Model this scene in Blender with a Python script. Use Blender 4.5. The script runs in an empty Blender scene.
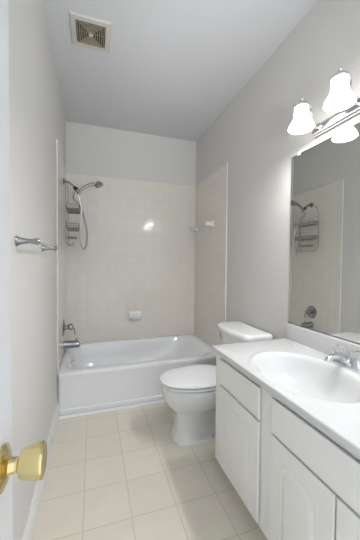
import bpy, bmesh, math, random
from mathutils import Vector, Matrix
PI = math.pi
random.seed(4)
S = bpy.context.scene
C = S.collection

# ------------------------------------------------------------------ camera
F_PX, YAW, PITCH, ROLL = 266.54, 18.19, -1.52, 0.467
CX, CZ = 0.275, 1.2635
y_, p_, r_ = (math.radians(a) for a in (YAW, PITCH, ROLL))
fw = Vector((math.sin(y_)*math.cos(p_), math.cos(y_)*math.cos(p_), math.sin(p_)))
rt = Vector((math.cos(y_), -math.sin(y_), 0)); up = rt.cross(fw)
rt2 = math.cos(r_)*rt + math.sin(r_)*up; up2 = -math.sin(r_)*rt + math.cos(r_)*up
cd = bpy.data.cameras.new('camera'); cam = bpy.data.objects.new('camera', cd); C.objects.link(cam)
cd.sensor_fit = 'HORIZONTAL'; cd.sensor_width = 36; cd.lens = 36*F_PX/360
cd.clip_start = 0.02
m = Matrix((rt2, up2, -fw)).transposed().to_4x4(); m.translation = Vector((CX, 0, CZ))
cam.matrix_world = m
S.camera = cam

# ------------------------------------------------------------------ light
w = bpy.data.worlds.new('world'); S.world = w; w.use_nodes = True
bg = w.node_tree.nodes['Background']
bg.inputs[0].default_value = (0.86, 0.93, 1.0, 1); bg.inputs[1].default_value = 1.2
LAMP_W = 10.0          # bulb in each bell shade
SHADE_E = 4.0
def area(name, loc, rot, sx, sy, e, col, spread=180):
    a = bpy.data.lights.new(name, 'AREA'); a.shape = 'RECTANGLE'; a.size = sx; a.size_y = sy; a.energy = e; a.color = col; a.spread = math.radians(spread)
    o = bpy.data.objects.new(name, a); C.objects.link(o); o.location = loc; o.rotation_euler = [math.radians(v) for v in rot]
# added fill lights by the camera, aimed at ceiling and upper far wall
area('added_fill', (.80, -.05, 1.15), (180, 0, 0), .7, .4, 3, (.92, .96, 1.0), 140)
area('added_fill', (.80, -.05, 1.45), (180-60, 0, 0), .25, .2, 2.1, (.95, .97, 1.0), 62)
vs = S.view_settings
S.display_settings.display_device = 'sRGB'
vs.view_transform = 'Standard'; vs.look = 'None'; vs.gamma = 1; vs.use_curve_mapping = False
vs.exposure = 0.38

# ------------------------------------------------------------------ dimensions
W = 1.524; D = 3.184; H = 2.795; ZT = 2.232; Y0 = -0.30
YR = 2.353; YL = 2.38; YTUB = 2.32; ZTUB = 0.358

# ------------------------------------------------------------------ materials
def mat(name, col, rough=.5, metal=0, spec=.5, trans=0, coat=0, bump=0, bscale=200, emis=None, mottle=0, mscale=6, ior=1.5):
    M = bpy.data.materials.new(name); M.use_nodes = True
    nt = M.node_tree; b = nt.nodes['Principled BSDF']
    b.inputs['Base Color'].default_value = (*col, 1); b.inputs['Roughness'].default_value = rough
    b.inputs['Metallic'].default_value = metal; b.inputs['Specular IOR Level'].default_value = spec
    b.inputs['Transmission Weight'].default_value = trans; b.inputs['Coat Weight'].default_value = coat
    b.inputs['IOR'].default_value = ior
    if emis: b.inputs['Emission Color'].default_value = (*emis[0], 1); b.inputs['Emission Strength'].default_value = emis[1]
    geo = nt.nodes.new('ShaderNodeNewGeometry')
    if bump:
        n = nt.nodes.new('ShaderNodeTexNoise'); n.inputs['Scale'].default_value = bscale; n.inputs['Detail'].default_value = 3
        nt.links.new(geo.outputs['Position'], n.inputs['Vector'])
        bp = nt.nodes.new('ShaderNodeBump'); bp.inputs['Strength'].default_value = bump; bp.inputs['Distance'].default_value = .002
        nt.links.new(n.outputs['Fac'], bp.inputs['Height']); nt.links.new(bp.outputs['Normal'], b.inputs['Normal'])
    if mottle:
        n = nt.nodes.new('ShaderNodeTexNoise'); n.inputs['Scale'].default_value = mscale; n.inputs['Detail'].default_value = 4
        nt.links.new(geo.outputs['Position'], n.inputs['Vector'])
        mx = nt.nodes.new('ShaderNodeMix'); mx.data_type = 'RGBA'
        mx.inputs['A'].default_value = (*[c*(1-mottle) for c in col], 1); mx.inputs['B'].default_value = (*[min(1, c*(1+mottle)) for c in col], 1)
        nt.links.new(n.outputs['Fac'], mx.inputs['Factor']); nt.links.new(mx.outputs['Result'], b.inputs['Base Color'])
    return M

def tile_mat(name, col, grout, ax, size, off, gw, rough, var=.03, mott=.03, bumpd=.0012, wav=.0, grough=.8):
    """square tiles laid in world metres along the two axes ax"""
    M = bpy.data.materials.new(name); M.use_nodes = True
    nt = M.node_tree; L = nt.links; b = nt.nodes['Principled BSDF']
    geo = nt.nodes.new('ShaderNodeNewGeometry'); sp = nt.nodes.new('ShaderNodeSeparateXYZ'); L.new(geo.outputs['Position'], sp.inputs[0])
    def mth(op, x, y=None):
        n = nt.nodes.new('ShaderNodeMath'); n.operation = op
        for i, v in enumerate((x, y)):
            if v is None: continue
            if isinstance(v, (int, float)): n.inputs[i].default_value = v
            else: L.new(v, n.inputs[i])
        return n.outputs[0]
    ds, cells = [], []
    for k in range(2):
        q = mth('DIVIDE', mth('SUBTRACT', sp.outputs[ax[k]], off[k]), size[k])
        f = mth('FRACT', q); cells.append(mth('FLOOR', q))
        ds.append(mth('MULTIPLY', mth('MINIMUM', f, mth('SUBTRACT', 1, f)), size[k]))
    d = mth('MINIMUM', ds[0], ds[1])
    mr = nt.nodes.new('ShaderNodeMapRange'); mr.interpolation_type = 'SMOOTHSTEP'
    mr.inputs['From Min'].default_value = gw*.35; mr.inputs['From Max'].default_value = gw*.75
    L.new(d, mr.inputs['Value'])
    cv = nt.nodes.new('ShaderNodeCombineXYZ'); L.new(cells[0], cv.inputs[0]); L.new(cells[1], cv.inputs[1])
    wn = nt.nodes.new('ShaderNodeTexWhiteNoise'); L.new(cv.outputs[0], wn.inputs['Vector'])
    ns = nt.nodes.new('ShaderNodeTexNoise'); ns.inputs['Scale'].default_value = 9; ns.inputs['Detail'].default_value = 6
    L.new(geo.outputs['Position'], ns.inputs['Vector'])
    val = mth('ADD', mth('ADD', 1-var/2-mott/2*2*.5, mth('MULTIPLY', wn.outputs['Value'], var)), mth('MULTIPLY', ns.outputs['Fac'], mott))
    hs = nt.nodes.new('ShaderNodeHueSaturation'); hs.inputs['Color'].default_value = (*col, 1); L.new(val, hs.inputs['Value'])
    mx = nt.nodes.new('ShaderNodeMix'); mx.data_type = 'RGBA'; mx.inputs['A'].default_value = (*grout, 1)
    L.new(hs.outputs[0], mx.inputs['B']); L.new(mr.outputs['Result'], mx.inputs['Factor']); L.new(mx.outputs['Result'], b.inputs['Base Color'])
    rg = nt.nodes.new('ShaderNodeMapRange'); rg.inputs['To Min'].default_value = grough; rg.inputs['To Max'].default_value = rough
    L.new(mr.outputs['Result'], rg.inputs['Value']); L.new(rg.outputs['Result'], b.inputs['Roughness'])
    # every tile sits at a slightly different tilt
    ht = mth('ADD', mth('MULTIPLY', mr.outputs['Result'], 1.0), mth('MULTIPLY', ns.outputs['Fac'], wav))
    bp = nt.nodes.new('ShaderNodeBump'); bp.inputs['Strength'].default_value = .5; bp.inputs['Distance'].default_value = bumpd
    L.new(ht, bp.inputs['Height']); L.new(bp.outputs['Normal'], b.inputs['Normal'])
    return M

WALLCOL = (.68, .66, .63)
m_wall = mat('wall_paint', WALLCOL, .6, bump=.15, bscale=350)
m_ceil = mat('ceiling_paint', (.64, .64, .65), .9, bump=.25, bscale=250)
m_trim = mat('trim_paint', (.80, .80, .80), .35)
m_door = mat('door_paint', (.70, .71, .73), .3)
TS = .1085
TC = (.81, .765, .695); TG = (.70, .655, .59)
m_tb = tile_mat('tile_back', TC, TG, (0, 2), (TS, TS), (W, ZT), .0032, .10, wav=.25)
m_tl = tile_mat('tile_side', TC, TG, (1, 2), (TS, TS), (D, ZT), .0032, .14, wav=.05, bumpd=.0001, grough=.2)
m_bull = mat('bullnose', (.82, .80, .77), .15)
m_floor = tile_mat('floor_tile', (.76, .708, .602), (.62, .575, .485), (0, 1), (.229, .2345), (.003, 1.295), .005, .32, var=.05, mott=.12)
m_tub = mat('tub_enamel', (.86, .87, .885), .12, coat=.3)
m_por = mat('porcelain', (.80, .80, .79), .10, coat=.3)
m_seat = mat('toilet_seat_plastic', (.84, .84, .85), .22)
m_marble = mat('cultured_marble', (.67, .67, .665), .16, mottle=.015)
m_cab = mat('cabinet_paint', (.88, .875, .85), .38)
m_cabin = mat('cabinet_dark', (.30, .29, .27), .7)
m_chr = mat('chrome', (.72, .72, .74), .12, metal=1)
m_chd = mat('satin_chrome', (.38, .38, .39), .25, metal=1)
m_wire = mat('wire_chrome', (.36, .35, .34), .35, metal=1)
m_hose = mat('hose_metal', (.42, .42, .43), .3, metal=1)
m_brass = mat('polished_brass', (.72, .60, .30), .18, metal=1, bump=.1, bscale=60)
m_black = mat('black_plastic', (.02, .02, .02), .4)
m_mirror = mat('mirror_silver', (.86, .88, .86), .015, metal=1)
m_vent = mat('vent_frame', (.58, .56, .51), .5)
m_ventl = mat('vent_louver', (.36, .32, .24), .6)
m_ventd = mat('vent_inside', (.10, .09, .07), .9)
m_glass = mat('clear_acrylic', (.95, .95, .95), .05, trans=.9, ior=1.45)
m_shade = mat('opal_glass', (.9, .9, .9), .35, emis=((1.0, .97, .93), SHADE_E))
m_bulb = mat('bulb', (1, 1, 1), .5, emis=((1, .95, .88), 6))

# ------------------------------------------------------------------ mesh helpers
def smooth(bm, ang=35):
    for f in bm.faces: f.smooth = True
    for e in bm.edges:
        if len(e.link_faces) == 2 and e.calc_face_angle(0) > math.radians(ang): e.smooth = False

def obj(name, bm, m, parent=None, kind=None, sm=True, ang=35, bevel=0, label=None):
    """link one mesh built in world metres; under a parent it keeps its place"""
    if bevel:
        es = [e for e in bm.edges if len(e.link_faces) == 2 and e.calc_face_angle(0) > math.radians(50)]
        bmesh.ops.bevel(bm, geom=es, offset=bevel, segments=3, profile=.5, affect='EDGES', clamp_overlap=True)
    bmesh.ops.recalc_face_normals(bm, faces=bm.faces)
    if sm: smooth(bm, ang)
    org = Vector((0, 0, 0))
    if parent is not None: org = world_org(parent)
    own = Vector((0, 0, 0))
    if len(bm.verts):
        xs = [v.co.x for v in bm.verts]; ys = [v.co.y for v in bm.verts]; zs = [v.co.z for v in bm.verts]
        own = Vector(((min(xs)+max(xs))/2, (min(ys)+max(ys))/2, min(zs)))
    bm.transform(Matrix.Translation(-own))
    me = bpy.data.meshes.new(name); bm.to_mesh(me); bm.free()
    o = bpy.data.objects.new(name, me); C.objects.link(o); o.data.materials.append(m)
    if parent is not None: o.parent = parent
    o.location = own - org
    if kind: o['kind'] = kind
    if label: o['label'] = label
    return o

def world_org(o):
    p = Vector((0, 0, 0))
    while o is not None:
        p += o.location; o = o.parent
    return p

def thing(name, label, cat, loc, group=None):
    o = bpy.data.objects.new(name, None); C.objects.link(o); o.location = loc
    o.empty_display_size = .05
    return tag(o, label, cat, group)

def tag(o, label, cat, group=None):
    o['label'] = label; o['category'] = cat
    if group: o['group'] = group
    return o

def box(bm, x0, x1, y0, y1, z0, z1):
    r = bmesh.ops.create_cube(bm, size=1)
    for v in r['verts']:
        v.co = Vector(((x0+x1)/2 + v.co.x*(x1-x0), (y0+y1)/2 + v.co.y*(y1-y0), (z0+z1)/2 + v.co.z*(z1-z0)))
    return bm
def Box(*a): return box(bmesh.new(), *a)

def loft(bm, rings, cap0=True, cap1=True, closed=True):
    vr = [[bm.verts.new(p) for p in r] for r in rings]
    n = len(vr[0])
    for a, b in zip(vr, vr[1:]):
        for i in range(n if closed else n-1):
            j = (i+1) % n
            bm.faces.new((a[i], a[j], b[j], b[i]))
    if cap0: bm.faces.new(vr[0][::-1])
    if cap1: bm.faces.new(vr[-1])
    return bm

def frame_of(ax):
    ax = Vector(ax).normalized()
    t = Vector((0, 0, 1)) if abs(ax.z) < .9 else Vector((1, 0, 0))
    u = ax.cross(t).normalized(); return ax, u, ax.cross(u)

def lathe(bm, prof, c, ax=(0, 0, 1), n=32, cap0=True, cap1=True):
    """prof: (radius, distance along ax)"""
    A, u, v = frame_of(ax); c = Vector(c)
    rings = [[c + A*h + (u*math.cos(2*PI*i/n) + v*math.sin(2*PI*i/n))*max(r, 1e-4) for i in range(n)] for r, h in prof]
    return loft(bm, rings, cap0, cap1)
def Lathe(*a, **k): return lathe(bmesh.new(), *a, **k)

def spline(pts, k=8, closed=False):
    P = [Vector(p) for p in pts]; out = []
    n = len(P)
    for i in range(n if closed else n-1):
        p0 = P[(i-1) % n] if closed or i > 0 else P[0]*2 - P[1]
        p1 = P[i]; p2 = P[(i+1) % n]
        p3 = P[(i+2) % n] if closed or i+2 < n else P[-1]*2 - P[-2]
        for j in range(k):
            t = j/k
            out.append(.5*((2*p1) + (-p0+p2)*t + (2*p0-5*p1+4*p2-p3)*t*t + (-p0+3*p1-3*p2+p3)*t**3))
    if not closed: out.append(P[-1])
    return out

def tube(bm, pts, r, n=8, closed=False, sq=(1, 1)):
    P = [Vector(p) for p in pts]; m = len(P)
    rad = r if callable(r) else (lambda t: r)
    T = []
    for i in range(m):
        a = P[(i-1) % m] if closed or i > 0 else P[i]; b = P[(i+1) % m] if closed or i < m-1 else P[i]
        T.append((b-a).normalized())
    _, u, v = frame_of(T[0]); rings = []
    for i in range(m):
        if i:
            q = T[i-1].rotation_difference(T[i]); u = q @ u
        u = (u - T[i]*u.dot(T[i])).normalized(); v = T[i].cross(u)
        R = rad(i/(m-1))
        rings.append([P[i] + (u*math.cos(2*PI*k/n)*sq[0] + v*math.sin(2*PI*k/n)*sq[1])*R for k in range(n)])
    if closed: rings.append(rings[0][:]); return loft(bm, rings, False, False)
    return loft(bm, rings)
def Tube(*a, **k): return tube(bmesh.new(), *a, **k)

def sellipse(cx, cy, z, a, b, n=48, e=2.0, a2=None):
    """super-ellipse ring in xy; a2 = half length on the -x side"""
    out = []
    for i in range(n):
        t = 2*PI*i/n; c, s = math.cos(t), math.sin(t)
        A = a if c >= 0 or a2 is None else a2
        out.append(Vector((cx + A*math.copysign(abs(c)**(2/e), c), cy + b*math.copysign(abs(s)**(2/e), s), z)))
    return out

def rrect(cu, cv, hu, hv, r, k=6):
    """rounded rectangle outline, 2D"""
    out = []
    for qx, qy, a0 in ((1, 1, 0), (-1, 1, 90), (-1, -1, 180), (1, -1, 270)):
        for i in range(k+1):
            t = math.radians(a0 + 90*i/k)
            out.append((cu + qx*(hu-r) + r*math.cos(t), cv + qy*(hv-r) + r*math.sin(t)))
    return out

# ------------------------------------------------------------------ the room
fl = obj('floor', Box(-.1, W+.1, Y0, D+.1, -.05, 0), m_floor, kind='structure', sm=False)
obj('ceiling', Box(-.1, W+.1, Y0, D+.1, H, H+.06), m_ceil, kind='structure', sm=False)
wl = obj('wall_left', Box(-.1, 0, Y0, D, 0, H), m_wall, kind='structure', sm=False)
wr = obj('wall_right', Box(W, W+.1, Y0, D, 0, H), m_wall, kind='structure', sm=False)
wb = obj('wall_back', Box(-.1, W+.1, D, D+.1, 0, H), m_wall, kind='structure', sm=False)
# glazed tile surround, its own slab on each wall, with a rounded white edge trim
TT = .007
obj('tile_surround', Box(0, TT, YL, D, .30, ZT), m_tl, wl, sm=False)
obj('tile_surround', Box(W-TT, W, YR, D, .30, ZT), m_tl, wr, sm=False)
obj('tile_surround', Box(TT, W-TT, D-TT, D, .30, ZT), m_tb, wb, sm=False)
obj('edge_trim', Box(0, .010, YL-.018, YL, 0.0, ZT+.012), m_bull, wl, bevel=.003)
obj('edge_trim', Box(W-.010, W, YR-.016, YR, 0.10, ZT+.010), m_bull, wr, bevel=.003)
# top bullnose row
obj('top_trim', Box(0, .009, YL, D-TT, ZT, ZT+.008), m_bull, wl, bevel=.002)
obj('top_trim', Box(W-.009, W, YR, D-TT, ZT, ZT+.006), m_bull, wr, bevel=.002)
obj('top_trim', Box(0, W, D-.009, D, ZT, ZT+.006), m_bull, wb, bevel=.002)

def baseboard(name, side, y0, y1, h=.125):
    prof = [(0, 0), (.014, 0), (.014, h*.72), (.011, h*.80), (.009, h*.92), (.004, h), (0, h)]
    rings = []
    for y in (y0, y1):
        rings.append([Vector((x if side < 0 else W-x, y, z)) for x, z in prof])
    obj(name, loft(bmesh.new(), rings), m_trim, kind='structure', ang=25)
baseboard('baseboard_left', -1, Y0, YL-.018)
baseboard('baseboard_right', 1, 1.47, YTUB-.001)
# quarter round at the foot of the tub
q = [(0, 0)] + [(-.016*math.cos(t*PI/2/6), .016*math.sin(t*PI/2/6)) for t in range(7)]
obj('trim_1', loft(bmesh.new(), [[Vector((x, YTUB + a, b)) for a, b in q] for x in (.014, W-.014)]), m_trim, kind='structure')

# ------------------------------------------------------------------ entrance door, standing open along the left wall
DX, DE = .1425, .524
dr = obj('door_1', Box(DX-.035, DX, DE-.74, DE, .012, 2.04), m_door, kind='structure', bevel=.002)
KY, KZ = .458, .952
kn = obj('door_knob', Lathe([(.031, 0), (.033, .003), (.0325, .006), (.024, .010), (.0135, .0125), (.0115, .016), (.0115, .024), (.014, .0255), (.0195, .0275), (.0220, .033), (.0240, .043), (.0256, .053), (.0262, .0575), (.0255, .060), (.022, .061), (.017, .0598), (.0, .059)],
        (DX, KY, KZ), (1, 0, 0), 40), m_brass, dr, ang=40, label='polished brass round knob')
obj('latch_plate', Box(DX-.030, DX-.006, DE, DE+.0015, KZ-.028, KZ+.028), m_brass, dr, label='brass latch plate')

# ------------------------------------------------------------------ bathtub
def make_tub():
    t = thing('bathtub', 'white enamelled bathtub across the far end of the room', 'bathtub', (W/2, (YTUB+D)/2, 0))
    x0, x1, y0, y1 = .009, W-.009, YTUB, D-.009
    cx, cy = (x0+x1)/2, (y0+y1)/2; hx, hy = (x1-x0)/2, (y1-y0)/2
    n = 80
    def ring(z, dx0, dx1, dy0, dy1, e):
        xa, xb, ya, yb = x0+dx0, x1-dx1, y0+dy0, y1-dy1
        return sellipse((xa+xb)/2, (ya+yb)/2, z, (xb-xa)/2, (yb-ya)/2, n, e)
    z = ZTUB
    rings = [ring(.0, 0, 0, .012, 0, 60), ring(.050, 0, 0, .011, 0, 60), ring(.056, 0, 0, .017, 0, 60), ring(z-.06, 0, 0, .010, 0, 60),
             ring(z-.035, 0, 0, .004, 0, 60), ring(z-.012, 0, 0, 0, 0, 60), ring(z-.003, .0, .0, .003, .0, 50), ring(z, .004, .004, .010, .004, 40),
             ring(z+.001, .04, .07, .070, .045, 9), ring(z-.004, .048, .085, .085, .060, 7), ring(z-.03, .053, .11, .098, .070, 6),
             ring(z-.12, .066, .20, .115, .085, 5), ring(z-.22, .090, .30, .140, .110, 4.2), ring(z-.275, .16, .36, .175, .145, 3.6), ring(z-.295, .22, .44, .24, .21, 3)]
    body = obj('tub_body', loft(bmesh.new(), rings), m_tub, t, ang=42)
    # overflow plate and drain
    ov = obj('overflow_plate', Lathe([(.033, 0), (.034, .004), (.030, .009), (.010, .012), (.0, .012)], (.064, 2.79, .285), (1, 0, .10)), m_tub, t, label='round overflow plate with chrome lever')
    obj('overflow_lever', Tube([(.075, 2.79, .288), (.090, 2.79, .292), (.098, 2.785, .303)], .0045), m_chd, ov)
    obj('drain', Lathe([(.030, 0), (.030, .003), (.022, .004), (.020, .001), (0, .001)], (.30, 2.77, z-.296)), m_chr, t)
    return t
make_tub()

# tub spout, valve, shower arm : all on the left tiled wall
FY = 2.79
sp_ = thing('tub_spout', 'chrome tub spout on the left tiled wall above the tub', 'tub spout', (TT, FY, .46))
rings = []
for s, r, dz in ((0, .041, 0), (.012, .041, 0), (.02, .037, 0), (.08, .037, -.001), (.12, .035, -.002), (.142, .030, -.005), (.148, .022, -.010)):
    rings.append([Vector((TT+s, FY + r*math.cos(2*PI*k/24), .460+dz + r*math.sin(2*PI*k/24))) for k in range(24)])
obj('spout_body', loft(bmesh.new(), rings), m_chd, sp_)
obj('diverter_knob', Lathe([(.004, 0), (.004, .012), (.009, .014), (.010, .020), (.006, .024), (0, .024)], (.125, FY, .490)), m_chd, sp_)

va = thing('shower_valve', 'round chrome shower valve with lever handle on tile above tub spout', 'shower valve', (TT, FY, .63))
obj('escutcheon', Lathe([(.083, 0), (.084, .003), (.078, .008), (.045, .014), (.030, .017), (0, .017)], (TT, FY, .630), (1, 0, 0), 48), m_chd, va)
obj('valve_stem', Lathe([(.024, 0), (.024, .030), (.020, .034)], (TT+.014, FY, .630), (1, 0, 0)), m_chd, va)
hd = obj('lever_handle', Lathe([(.020, 0), (.031, .006), (.033, .020), (.028, .034), (.012, .042), (0, .043)], (TT+.048, FY, .630), (1, 0, 0)), m_chd, va)
obj('lever', Tube(spline([(TT+.072, FY, .630), (TT+.095, FY+.004, .610), (TT+.102, FY+.010, .575), (TT+.104, FY+.014, .550)]), lambda s: .011-.004*s, sq=(1, .6)), m_chd, hd)

FY = 2.83
sa = thing('shower_fixture', 'chrome hand shower on wall pipe with long looping metal hose', 'shower', (TT, FY, 2.05))
obj('flange', Lathe([(.034, 0), (.034, .003), (.026, .012), (.014, .016)], (TT, FY, 2.045), (1, 0, 0)), m_chd, sa)
obj('pipe', Tube(spline([(TT+.005, FY, 2.045), (.05, FY, 2.042), (.085, FY, 2.018), (.112, FY, 1.992)]), .0105, 12), m_chd, sa)
obj('swivel_nut', Lathe([(.013, 0), (.018, .003), (.018, .018), (.021, .022), (.021, .036), (.014, .042)], (.103, FY, 2.000), (.75, 0, -.66)), m_black, sa, label='black swivel nut')
obj('holder', Tube(spline([(.128, FY, 1.978), (.140, FY, 1.962), (.150, FY, 1.944)]), lambda s: .018-.002*s, 16), m_chd, sa)

hs = sa
obj('handle', Tube(spline([(.146, FY-.004, 1.925), (.160, FY-.012, 1.962), (.200, FY-.018, 2.000), (.250, FY-.022, 2.028), (.300, FY-.024, 2.042)]), lambda s: .012+.005*s, 14), m_chd, hs)
A = Vector((.42, -.05, -1)).normalized()
obj('spray_head', Lathe([(.012, -.030), (.024, -.022), (.034, -.010), (.041, .006), (.042, .018), (.036, .022), (.034, .019), (0, .018)], (.335, FY-.026, 2.040), A), m_chd, hs, label='round chrome spray head')
HP = [(.120, 1.960), (.103, 1.935), (.099, 1.890), (.130, 1.850), (.175, 1.778), (.203, 1.675), (.224, 1.541), (.217, 1.440), (.190, 1.392), (.163, 1.449), (.156, 1.568), (.166, 1.673), (.176, 1.763), (.160, 1.850), (.148, 1.900), (.146, 1.925)]
hp = []
for i, (x, z) in enumerate(HP):        # the loop hangs free, swung out towards the far wall
    y = FY - .01 + math.sin(PI*i/(len(HP)-1))*(.095 if i < 8 else .095 - .010*(i-7))
    k = y/2.8
    hp.append((CX + (x-CX)*k, y, CZ + (z-CZ)*k) if 2 < i < len(HP)-3 else (x, y if i > 1 else FY, z))
obj('hose', Tube(spline(hp, 10), lambda s: .0075, 8), m_hose, hs, label='flexible metal hose')

# ------------------------------------------------------------------ wire caddy hanging from the shower pipe
ca = thing('shower_caddy', 'two-basket chrome wire shower caddy hanging from the shower pipe', 'shower caddy', (.03, FY, 1.42))
fb = bmesh.new(); xw = .038
WY = .155
outer = [(xw, FY, 2.058), (xw, FY-.06, 2.040), (xw, FY-WY+.02, 1.965), (xw, FY-WY, 1.86), (xw, FY-WY, 1.70), (xw, FY-WY, 1.50), (xw, FY-WY+.03, 1.44)]
tube(fb, spline(outer, 6), .0032, 6)
tube(fb, spline([(x, 2*FY-y, z) for x, y, z in outer], 6), .0032, 6)
tube(fb, spline([(xw, FY-WY+.03, 1.44), (xw+.03, FY-.07, 1.425), (xw, FY, 1.44), (xw+.03, FY+.07, 1.425), (xw, FY+WY-.03, 1.44)], 6), .003, 6)
for z in (1.86, 1.60): tube(fb, [(xw, FY-WY, z), (xw, FY+WY, z)], .0028, 6)
obj('hanger_frame', fb, m_wire, ca)
for z0, hgt, dep in ((1.765, .040, .115), (1.583, .040, .115)):
    b = bmesh.new()
    for zz in (z0, z0+hgt*.5, z0+hgt):
        tube(b, [Vector((u, v, zz)) for u, v in rrect(xw+dep/2, FY, dep/2, WY, .02, 4)], .0026 if zz != z0+hgt else .0036, 6, closed=True)
    for k in range(17):
        yy = FY - WY + .012 + k*(2*WY-.024)/16
        tube(b, [(xw, yy, z0), (xw+dep, yy, z0), (xw+dep, yy, z0+hgt)], .0019, 5)
    for k in range(4):
        xx = xw + dep*(k+1)/5
        tube(b, [(xx, FY-WY, z0+hgt), (xx, FY-WY, z0), (xx, FY+WY, z0), (xx, FY+WY, z0+hgt)], .0019, 5)
    obj('basket', b, m_wire, ca)
b = bmesh.new()
for zz in (1.498, 1.508): tube(b, [Vector((u, v, zz)) for u, v in rrect(xw+.045, FY, .045, .085, .015, 4)], .0028, 6, closed=True)
for k in range(9):
    yy = FY - .075 + k*.15/8
    tube(b, [(xw, yy, 1.50), (xw+.09, yy, 1.50)], .0020, 5)
obj('soap_shelf', b, m_wire, ca)
for s in (-1, 1):
    obj('hook', Tube(spline([(xw, FY+s*.12, 1.455), (xw+.03, FY+s*.12, 1.430), (xw+.055, FY+s*.12, 1.428), (xw+.062, FY+s*.12, 1.452)]), .003, 6), m_wire, ca)

# ------------------------------------------------------------------ ceramic accessories on the tile
tb = thing('ceramic_towel_bar', 'white ceramic towel bar with clear rod in tub corner', 'towel bar', (W-TT, 2.87, 1.68))
for y in (2.665, 3.115):
    rr = []
    for s, hu in ((0, .040), (.006, .040), (.014, .030), (.035, .021), (.060, .021), (.078, .024), (.084, .018)):
        rr.append([Vector((W-TT-s, u, v)) for u, v in rrect(y, 1.69, hu, hu, hu*.4, 4)])
    obj('post', loft(bmesh.new(), rr), m_por, tb)
obj('rod', Tube([(W-TT-.062, 2.68, 1.69), (W-TT-.062, 3.10, 1.69)], .008, 12), m_glass, tb, label='thin clear rod')

sd = thing('soap_dish', 'white ceramic soap dish set into the back tile wall', 'soap dish', (.76, D-TT, .62))
rr = [[Vector((u, D-TT-s, v)) for u, v in rrect(.76, .622, hu, hv, .012, 4)] for s, hu, hv in ((0, .078, .056), (.008, .078, .056), (.014, .070, .048))]
obj('back_plate', loft(bmesh.new(), rr), m_por, sd)
rr = []
for z, a_, bdep in ((.580, .045, .030), (.585, .058, .050), (.600, .064, .072), (.612, .066, .080), (.616, .064, .078), (.612, .058, .070), (.600, .050, .058)):
    rr.append(sellipse(.76, D-TT-.010, z, a_, bdep, 32, 3))
bm = loft(bmesh.new(), rr)
bmesh.ops.bisect_plane(bm, geom=bm.verts[:]+bm.edges[:]+bm.faces[:], plane_co=(0, D-TT-.004, 0), plane_no=(0, 1, 0), clear_outer=True)
obj('tray', bm, m_por, sd)

# ------------------------------------------------------------------ chrome towel bar on the left wall
tw = thing('towel_rail', 'chrome towel rail on the painted left wall beside the door', 'towel rail', (0, 1.42, 1.34))
for y in (1.155, 1.70):
    p = obj('post', Lathe([(.021, 0), (.021, .003), (.017, .007), (.012, .020), (.009, .045), (.010, .058), (.013, .066), (.013, .076), (.008, .082), (0, .083)], (0, y, 1.342), (1, 0, 0), 24), m_chd, tw)
obj('rail', Tube([(.068, 1.155, 1.342), (.068, 1.70, 1.342)], .0055, 14), m_chr, tw)

# ------------------------------------------------------------------ ceiling vent
vt = thing('exhaust_vent', 'square ceiling exhaust vent with brown concentric louvres', 'ceiling vent', (.266, 1.922, H))
vx, vy_ = .266, 1.922; h0, h1 = .126, .092
def sq(c, h, z): return [Vector((c[0]+a*h, c[1]+b*h, z)) for a, b in ((-1, -1), (1, -1), (1, 1), (-1, 1))]
c0 = (vx, vy_)
obj('vent_frame', loft(bmesh.new(), [sq(c0, h1, H-.002), sq(c0, h0, H), sq(c0, h0, H-.006), sq(c0, h0-.006, H-.012), sq(c0, h1+.004, H-.016), sq(c0, h1, H-.014), sq(c0, h1, H-.002)], False, False), m_vent, vt, ang=20)
obj('dark_opening', loft(bmesh.new(), [sq(c0, h1, H-.001), sq(c0, h1, H-.0025)]), m_ventd, vt, label='dark opening behind louvres')
for k in range(6):
    h = h1 - .006 - k*.0140
    obj('louver', loft(bmesh.new(), [sq(c0, h, H-.016), sq(c0, h-.0045, H-.016), sq(c0, h-.0052, H-.012), sq(c0, h-.0015, H-.009), sq(c0, h, H-.016)], False, False), m_ventl, vt, ang=20)
obj('centre_cap', Lathe([(.013, 0), (.013, -.012), (.009, -.016), (0, -.016)], (vx, vy_, H-.003)), m_vent, vt, label='round pale centre cap')
obj('cross_rib', Box(vx-h1, vx+h1, vy_-.0015, vy_+.0015, H-.005, H-.003), m_ventl, vt)

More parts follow.
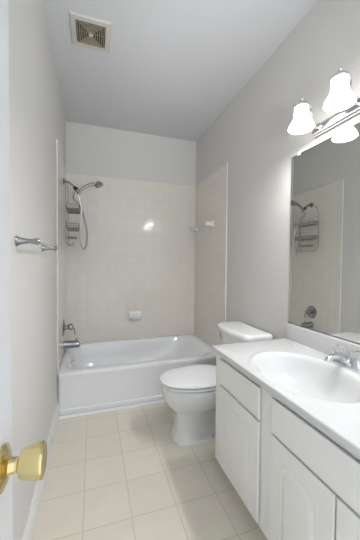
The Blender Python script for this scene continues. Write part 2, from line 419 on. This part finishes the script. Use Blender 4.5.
# ------------------------------------------------------------------ toilet (u = distance from the right wall)
TY = 1.80
def make_toilet():
    t = thing('toilet', 'white two-piece toilet with closed lid between tub and vanity', 'toilet', (W-.40, TY, 0))
    n = 64
    def ring(z, ub, uf, hw, e=2.2, waist=0, split=.45):
        uc = ub + (uf-ub)*split
        pts = sellipse(0, 0, z, uc-ub, hw, n, e, a2=uf-uc)
        out = []
        for p in pts:
            u = uc - p.x
            k = 1 - waist*math.exp(-((u-.44)/.075)**2)
            out.append(Vector((W-u, TY + p.y*k, z)))
        return out
    rings = [ring(0, .12, .705, .112, 4, .05), ring(.018, .12, .705, .112, 4, .05), ring(.026, .128, .698, .104, 4, .25), ring(.10, .14, .685, .100, 4, .40),
             ring(.17, .14, .680, .102, 3.6, .35), ring(.205, .13, .690, .112, 3, .25), ring(.235, .11, .722, .140, 2.6, .1), ring(.27, .10, .755, .163, 2.4, .03), ring(.31, .08, .773, .178, 2.3),
             ring(.355, .07, .782, .184, 2.3), ring(.388, .06, .785, .186, 2.3), ring(.397, .07, .776, .176, 2.3)]
    obj('bowl', loft(bmesh.new(), rings), m_por, t, ang=50)
    def plate(z0, z1, ub, uf, hw, dome, name, m_):
        rg = [ring(z0, ub+.012, uf-.012, hw-.012, 2.25, split=.42), ring(z0+.003, ub, uf, hw, 2.25, split=.42), ring(z1-.006, ub, uf, hw, 2.25, split=.42),
              ring(z1-.001, ub+.006, uf-.006, hw-.006, 2.25, split=.42), ring(z1+dome, ub+.04, uf-.04, hw-.04, 2.25, split=.42), ring(z1+dome*1.3, ub+.12, uf-.13, hw-.12, 2.1, split=.42)]
        return obj(name, loft(bmesh.new(), rg), m_, t, ang=50)
    plate(.4055, .4195, .27, .793, .186, .0, 'seat', m_seat)
    plate(.4280, .445, .265, .797, .189, .004, 'seat_lid', m_seat)
    for s in (-1, 1):
        obj('hinge', Box(W-.275, W-.245, TY+s*.075-.02, TY+s*.075+.02, .402, .440), m_seat, t, bevel=.006)
        obj('bolt_cap', Lathe([(.014, 0), (.014, .010), (.009, .018), (0, .020)], (W-.44, TY+s*.088, .016)), m_por, t)
    # tank: bowed front, slightly tapered
    TK = TY + .016
    def tr(z, u0, u1, hw, bow, r=.03):
        out = []
        for (a_, b_) in rrect((u0+u1)/2, 0, (u1-u0)/2, hw, r, 6):
            f = max(0, (a_-u0)/(u1-u0))
            out.append(Vector((W - a_ - f*bow*(1-(b_/hw)**2), TK+b_, z)))
        return out
    def tr2(z, u0, u1, hw, bow, r=.03):      # denser front so that the bow shows
        base = tr(z, u0, u1, hw, 0, r); out = []
        m_ = len(base)
        for i in range(m_):
            a_, b_ = base[i], base[(i+1) % m_]
            K = 12 if i % 7 == 6 else 1
            for j in range(K):
                out.append(a_.lerp(b_, j/K))
        for p in out:
            f = max(0, (W-p.x-u0)/(u1-u0)); p.x -= f*bow*(1-((p.y-TK)/hw)**2)
        return out
    tk = [tr2(.385, .05, .19, .19, .03), tr2(.40, .04, .205, .21, .035), tr2(.56, .032, .215, .216, .04), tr2(.722, .028, .222, .224, .045)]
    obj('tank', loft(bmesh.new(), tk), m_por, t, ang=40)
    tl = [tr2(.7225, .024, .226, .228, .045), tr2(.727, .018, .236, .238, .048), tr2(.745, .018, .236, .238, .048), tr2(.755, .022, .230, .234, .046), tr2(.760, .035, .215, .220, .044), tr2(.762, .06, .19, .20, .03)]
    obj('tank_lid', loft(bmesh.new(), tl), m_por, t, ang=50)
    fh = obj('flush_handle', Lathe([(.015, 0), (.015, .006), (.009, .010), (.007, .020)], (W-.232, TY+.175, .672), (-1, 0, 0)), m_chr, t, label='chrome flush handle')
    obj('flush_lever', Tube(spline([(W-.252, TY+.178, .672), (W-.258, TY+.150, .668), (W-.262, TY+.105, .660)]), lambda s: .007, 10, sq=(1, .6)), m_chr, fh)
    return t
make_toilet()

# ------------------------------------------------------------------ vanity cabinet
VY0, VY1 = .235, 1.44
XF = .965                       # door faces
vc = thing('vanity_cabinet', 'white painted vanity cabinet with raised panel doors along the right wall', 'cabinet', ((XF+W)/2, (VY0+VY1)/2, 0))
cb = bmesh.new()
box(cb, XF+.018, XF+.037, VY0, VY1, .088, .7365)
box(cb, XF+.0371, W-.003, VY1-.016, VY1, .088, .7365)
box(cb, XF+.0371, W-.003, VY0, VY0+.016, .088, .7365)
box(cb, XF+.0371, W-.003, VY0+.0161, VY1-.0161, .088, .104)
obj('carcass', cb, m_cab, vc)
obj('toe_kick', Box(XF+.085, W-.02, VY0+.002, VY1-.002, 0, .088), m_cab, vc)

def slab(name, y0, y1, z0, z1, parent, lab=None):
    """overlay front, the edge cut back at a slope all round"""
    def rg(x, i): return [Vector((x, y, z)) for y, z in ((y0+i, z0+i), (y1-i, z0+i), (y1-i, z1-i), (y0+i, z1-i))]
    return obj(name, loft(bmesh.new(), [rg(XF+.0178, .012), rg(XF+.010, 0), rg(XF+.002, 0), rg(XF, .003)]), m_cab, parent, ang=20, label=lab)
def cabinet_door(y0, y1, z0, z1, lab=None):
    d = slab('door', y0, y1, z0, z1, vc, lab)
    # raised panel with arched shoulders
    def out(i, x):
        a, b, lo, hi = y0+.065+i, y1-.065-i, z0+.065+i, z1-.095-i
        pts = [Vector((x, a, lo)), Vector((x, b, lo))]
        r = .048
        for j in range(9):
            t = PI/2*j/8
            pts.append(Vector((x, b-r+r*math.cos(t), hi+.03-r+r*math.sin(t))))
        for j in range(9):
            t = PI/2*j/8
            pts.append(Vector((x, a+r-r*math.sin(t), hi+.03-r+r*math.cos(t))))
        return pts
    bm = loft(bmesh.new(), [out(-.004, XF+.0005), out(-.004, XF-.0005), out(.001, XF-.0012), out(.004, XF+.0004), out(.010, XF+.0004), out(.026, XF-.0050), out(.029, XF-.0054)])
    obj('raised_panel', bm, m_cab, d, ang=15)
    return d
slab('drawer_front', .985, 1.362, .578, .720, vc, 'drawer front at the toilet end')
slab('false_front', .285, .900, .578, .719, vc, 'wide false front below the sink')
cabinet_door(.985, 1.362, .112, .567, 'door at the toilet end below the drawer')
cabinet_door(.597, .900, .112, .567)
cabinet_door(.285, .590, .112, .567)

# ------------------------------------------------------------------ counter with integral oval basin
vtop = thing('sink_counter', 'white cultured marble vanity top with integral oval basin', 'countertop', (1.24, .845, .737))
X0, X1, Y0c, Y1c, ZC = .9565, W-.0015, .223, 1.455, .769
BX, BY, BA, BB = 1.195, .965, .193, .262
n = 96
def rectring(z, ins=0):
    """points of the counter outline met by rays from the basin centre"""
    out = []
    for i in range(n):
        t = 2*PI*i/n; c, s = math.cos(t), math.sin(t)
        # ellipse-like parameter so that points spread evenly
        dx, dy = c*BA, s*BB
        k = min(((X1-ins-BX)/dx) if dx > 1e-9 else ((X0+ins-BX)/dx if dx < -1e-9 else 1e9), ((Y1c-ins-BY)/dy) if dy > 1e-9 else ((Y0c+ins-BY)/dy if dy < -1e-9 else 1e9))
        out.append(Vector((BX+dx*k, BY+dy*k, z)))
    # snap nearest points on to the four corners
    for cxn, cyn in ((X0+ins, Y0c+ins), (X1-ins, Y0c+ins), (X0+ins, Y1c-ins), (X1-ins, Y1c-ins)):
        j = min(range(n), key=lambda q_: (out[q_].x-cxn)**2 + (out[q_].y-cyn)**2)
        out[j] = Vector((cxn, cyn, z))
    return out
def el(z, da, cxo=0):
    return [Vector((BX+cxo + (BA+da)*math.cos(2*PI*i/n), BY + (BB+da)*math.sin(2*PI*i/n), z)) for i in range(n)]
rg = [rectring(ZC-.032, .004), rectring(ZC-.030), rectring(ZC-.006), rectring(ZC-.001, .003), rectring(ZC, .006),
      el(ZC, .040), el(ZC+.0010, .034), el(ZC+.0035, .026), el(ZC+.0035, .018), el(ZC+.001, .008), el(ZC-.006, -.002), el(ZC-.022, -.012), el(ZC-.055, -.030, .004), el(ZC-.090, -.058, .008), el(ZC-.115, -.094, .012), el(ZC-.127, -.135, .014), el(ZC-.131, -.172, .015)]
ct = obj('countertop', loft(bmesh.new(), rg, False, True), m_marble, vtop, ang=60)
obj('backsplash', Box(W-.022, W-.001, Y0c, Y1c, ZC-.001, .869), m_marble, vtop, bevel=.004)
obj('drain', Lathe([(.022, 0), (.022, .003), (.016, .004), (.012, .001), (0, .002)], (BX+.015, BY, ZC-.131)), m_chr, vtop, label='chrome drain')

# ------------------------------------------------------------------ faucet
fc = thing('faucet', 'chrome two-handle faucet with clear acrylic knobs behind the basin', 'faucet', (1.452, BY, ZC))
FX = 1.452
rr = [sellipse(FX, BY, ZC+.001+dz, a_, b_, 40, 3) for dz, a_, b_ in ((0, .030, .084), (.004, .031, .085), (.012, .029, .082), (.019, .022, .074), (.021, .014, .064))]
obj('base_plate', loft(bmesh.new(), rr), m_chr, fc)
hub = Lathe([(.024, 0), (.023, .012), (.018, .026), (.012, .034), (0, .036)], (FX, BY, ZC+.016), n=24)
obj('hub', hub, m_chr, fc)
obj('spout', Tube(spline([(FX, BY, ZC+.036), (FX-.035, BY, ZC+.052), (FX-.085, BY, ZC+.056), (FX-.118, BY, ZC+.048), (FX-.128, BY, ZC+.034)], 8), lambda s: .0155-.0035*s, 16, sq=(1, .85)), m_chr, fc)
obj('lift_rod', Tube([(FX+.018, BY, ZC+.02), (FX+.020, BY, ZC+.075)], .0028, 8), m_chr, fc)
for s in (-1, 1):
    hx_ = obj('handle_stem', Lathe([(.022, 0), (.021, .008), (.012, .018), (.010, .030)], (FX, BY+s*.053, ZC+.018), n=24), m_chr, fc)
    bm = bmesh.new(); ringsk = []
    for h, r in ((0, .013), (.005, .020), (.014, .026), (.024, .027), (.032, .023), (.036, .014)):
        ringsk.append([Vector((FX + r*(1+.07*math.cos(8*2*PI*i/48))*math.cos(2*PI*i/48), BY+s*.053 + r*(1+.07*math.cos(8*2*PI*i/48))*math.sin(2*PI*i/48), ZC+.048+h)) for i in range(48)])
    kk = obj('acrylic_knob', loft(bm, ringsk), m_glass, fc, label='clear fluted acrylic knob')
    obj('knob_cap', Lathe([(.010, 0), (.010, .003), (.006, .005), (0, .005)], (FX, BY+s*.053, ZC+.0845), n=20), m_chr, kk)

# ------------------------------------------------------------------ mirror
mi = thing('wall_mirror', 'frameless wall mirror above the vanity backsplash', 'mirror', (W, .84, .88))
obj('mirror_glass', Box(W-.0065, W-.001, Y0c, 1.455, .876, 1.962), m_mirror, mi, sm=False)
obj('bottom_channel', Box(W-.010, W-.0005, Y0c, 1.455, .8695, .8755), m_chd, mi, label='thin metal channel')
for y in (1.39, .95, .50):
    obj('clip', Box(W-.012, W, y-.010, y+.010, 1.950, 1.975), m_bull, mi, bevel=.003, label='small clear clip')

# ------------------------------------------------------------------ vanity light
LY0, LY1, LZ = .67, 1.257, 2.036
lf = thing('vanity_light', 'chrome bar wall light with white bell glass shades above mirror', 'wall light', (W, .97, LZ))
prof = [(0, .036), (.006, .036), (.010, .030), (.018, .028), (.022, .020), (.030, .018), (.032, .012), (.032, -.012), (.030, -.018), (.022, -.020), (.018, -.028), (.010, -.030), (.006, -.036), (0, -.036)]
obj('back_bar', loft(bmesh.new(), [[Vector((W-.0005-a_, y, LZ+b_)) for a_, b_ in prof] for y in (LY0, LY1)]), m_chr, lf, ang=25)
LX = 1.36
proto = None
def make_lamp(y):
    pr = [(.022, .178), (.030, .178), (.038, .174), (.042, .160), (.043, .130), (.044, .105), (.047, .085), (.053, .066), (.060, .054), (.068, .038), (.074, .022), (.077, .006),
          (.075, .004), (.071, .020), (.065, .036), (.057, .052), (.050, .064), (.044, .084), (.041, .105), (.040, .130), (.039, .156), (.034, .168), (.022, .172)]
    pr = [(r*.86, h*.70) for r, h in pr]
    sh = obj('shade', lathe(bmesh.new(), pr, (LX, y, 2.000), n=48, cap0=False, cap1=False), m_shade, lf, ang=60, label='white bell shaped glass shade')
    obj('bulb', Lathe([(.010, .09), (.019, .075), (.022, .058), (.019, .042), (.0, .036)], (LX, y, 2.008), n=20), m_bulb, sh)
    a = obj('arm', tube(tube(bmesh.new(), spline([(W-.03, y, LZ-.004), (W-.062, y, LZ-.008), (W-.088, y, LZ+.010), (W-.094, y, LZ+.055), (W-.100, y, LZ+.095), (W-.122, y, LZ+.111), (LX+.020, y, LZ+.113), (LX, y, LZ+.109)]), .0055, 10),
        [(W-.031, y, LZ), (W-.050, y, LZ)], .016, 16), m_chr, lf)
    cp = obj('cap', Lathe([(.0375, -.010), (.0385, -.006), (.037, .002), (.028, .012), (.016, .018), (.007, .021), (.005, .028), (.008, .032), (.008, .037), (.004, .041), (.003, .046), (0, .048)], (LX, y, 2.127), n=32), m_chr, lf, label='chrome cap with finial')
    L = bpy.data.lights.new('bulb_light', 'POINT'); L.energy = LAMP_W; L.color = (.985, .985, 1.0); L.shadow_soft_size = .028
    lo = bpy.data.objects.new('bulb_light', L); C.objects.link(lo); lo.parent = lf
    lo.location = Vector((LX, y, 2.030)) - lf.location
for y in (1.20, .962, .724): make_lamp(y)
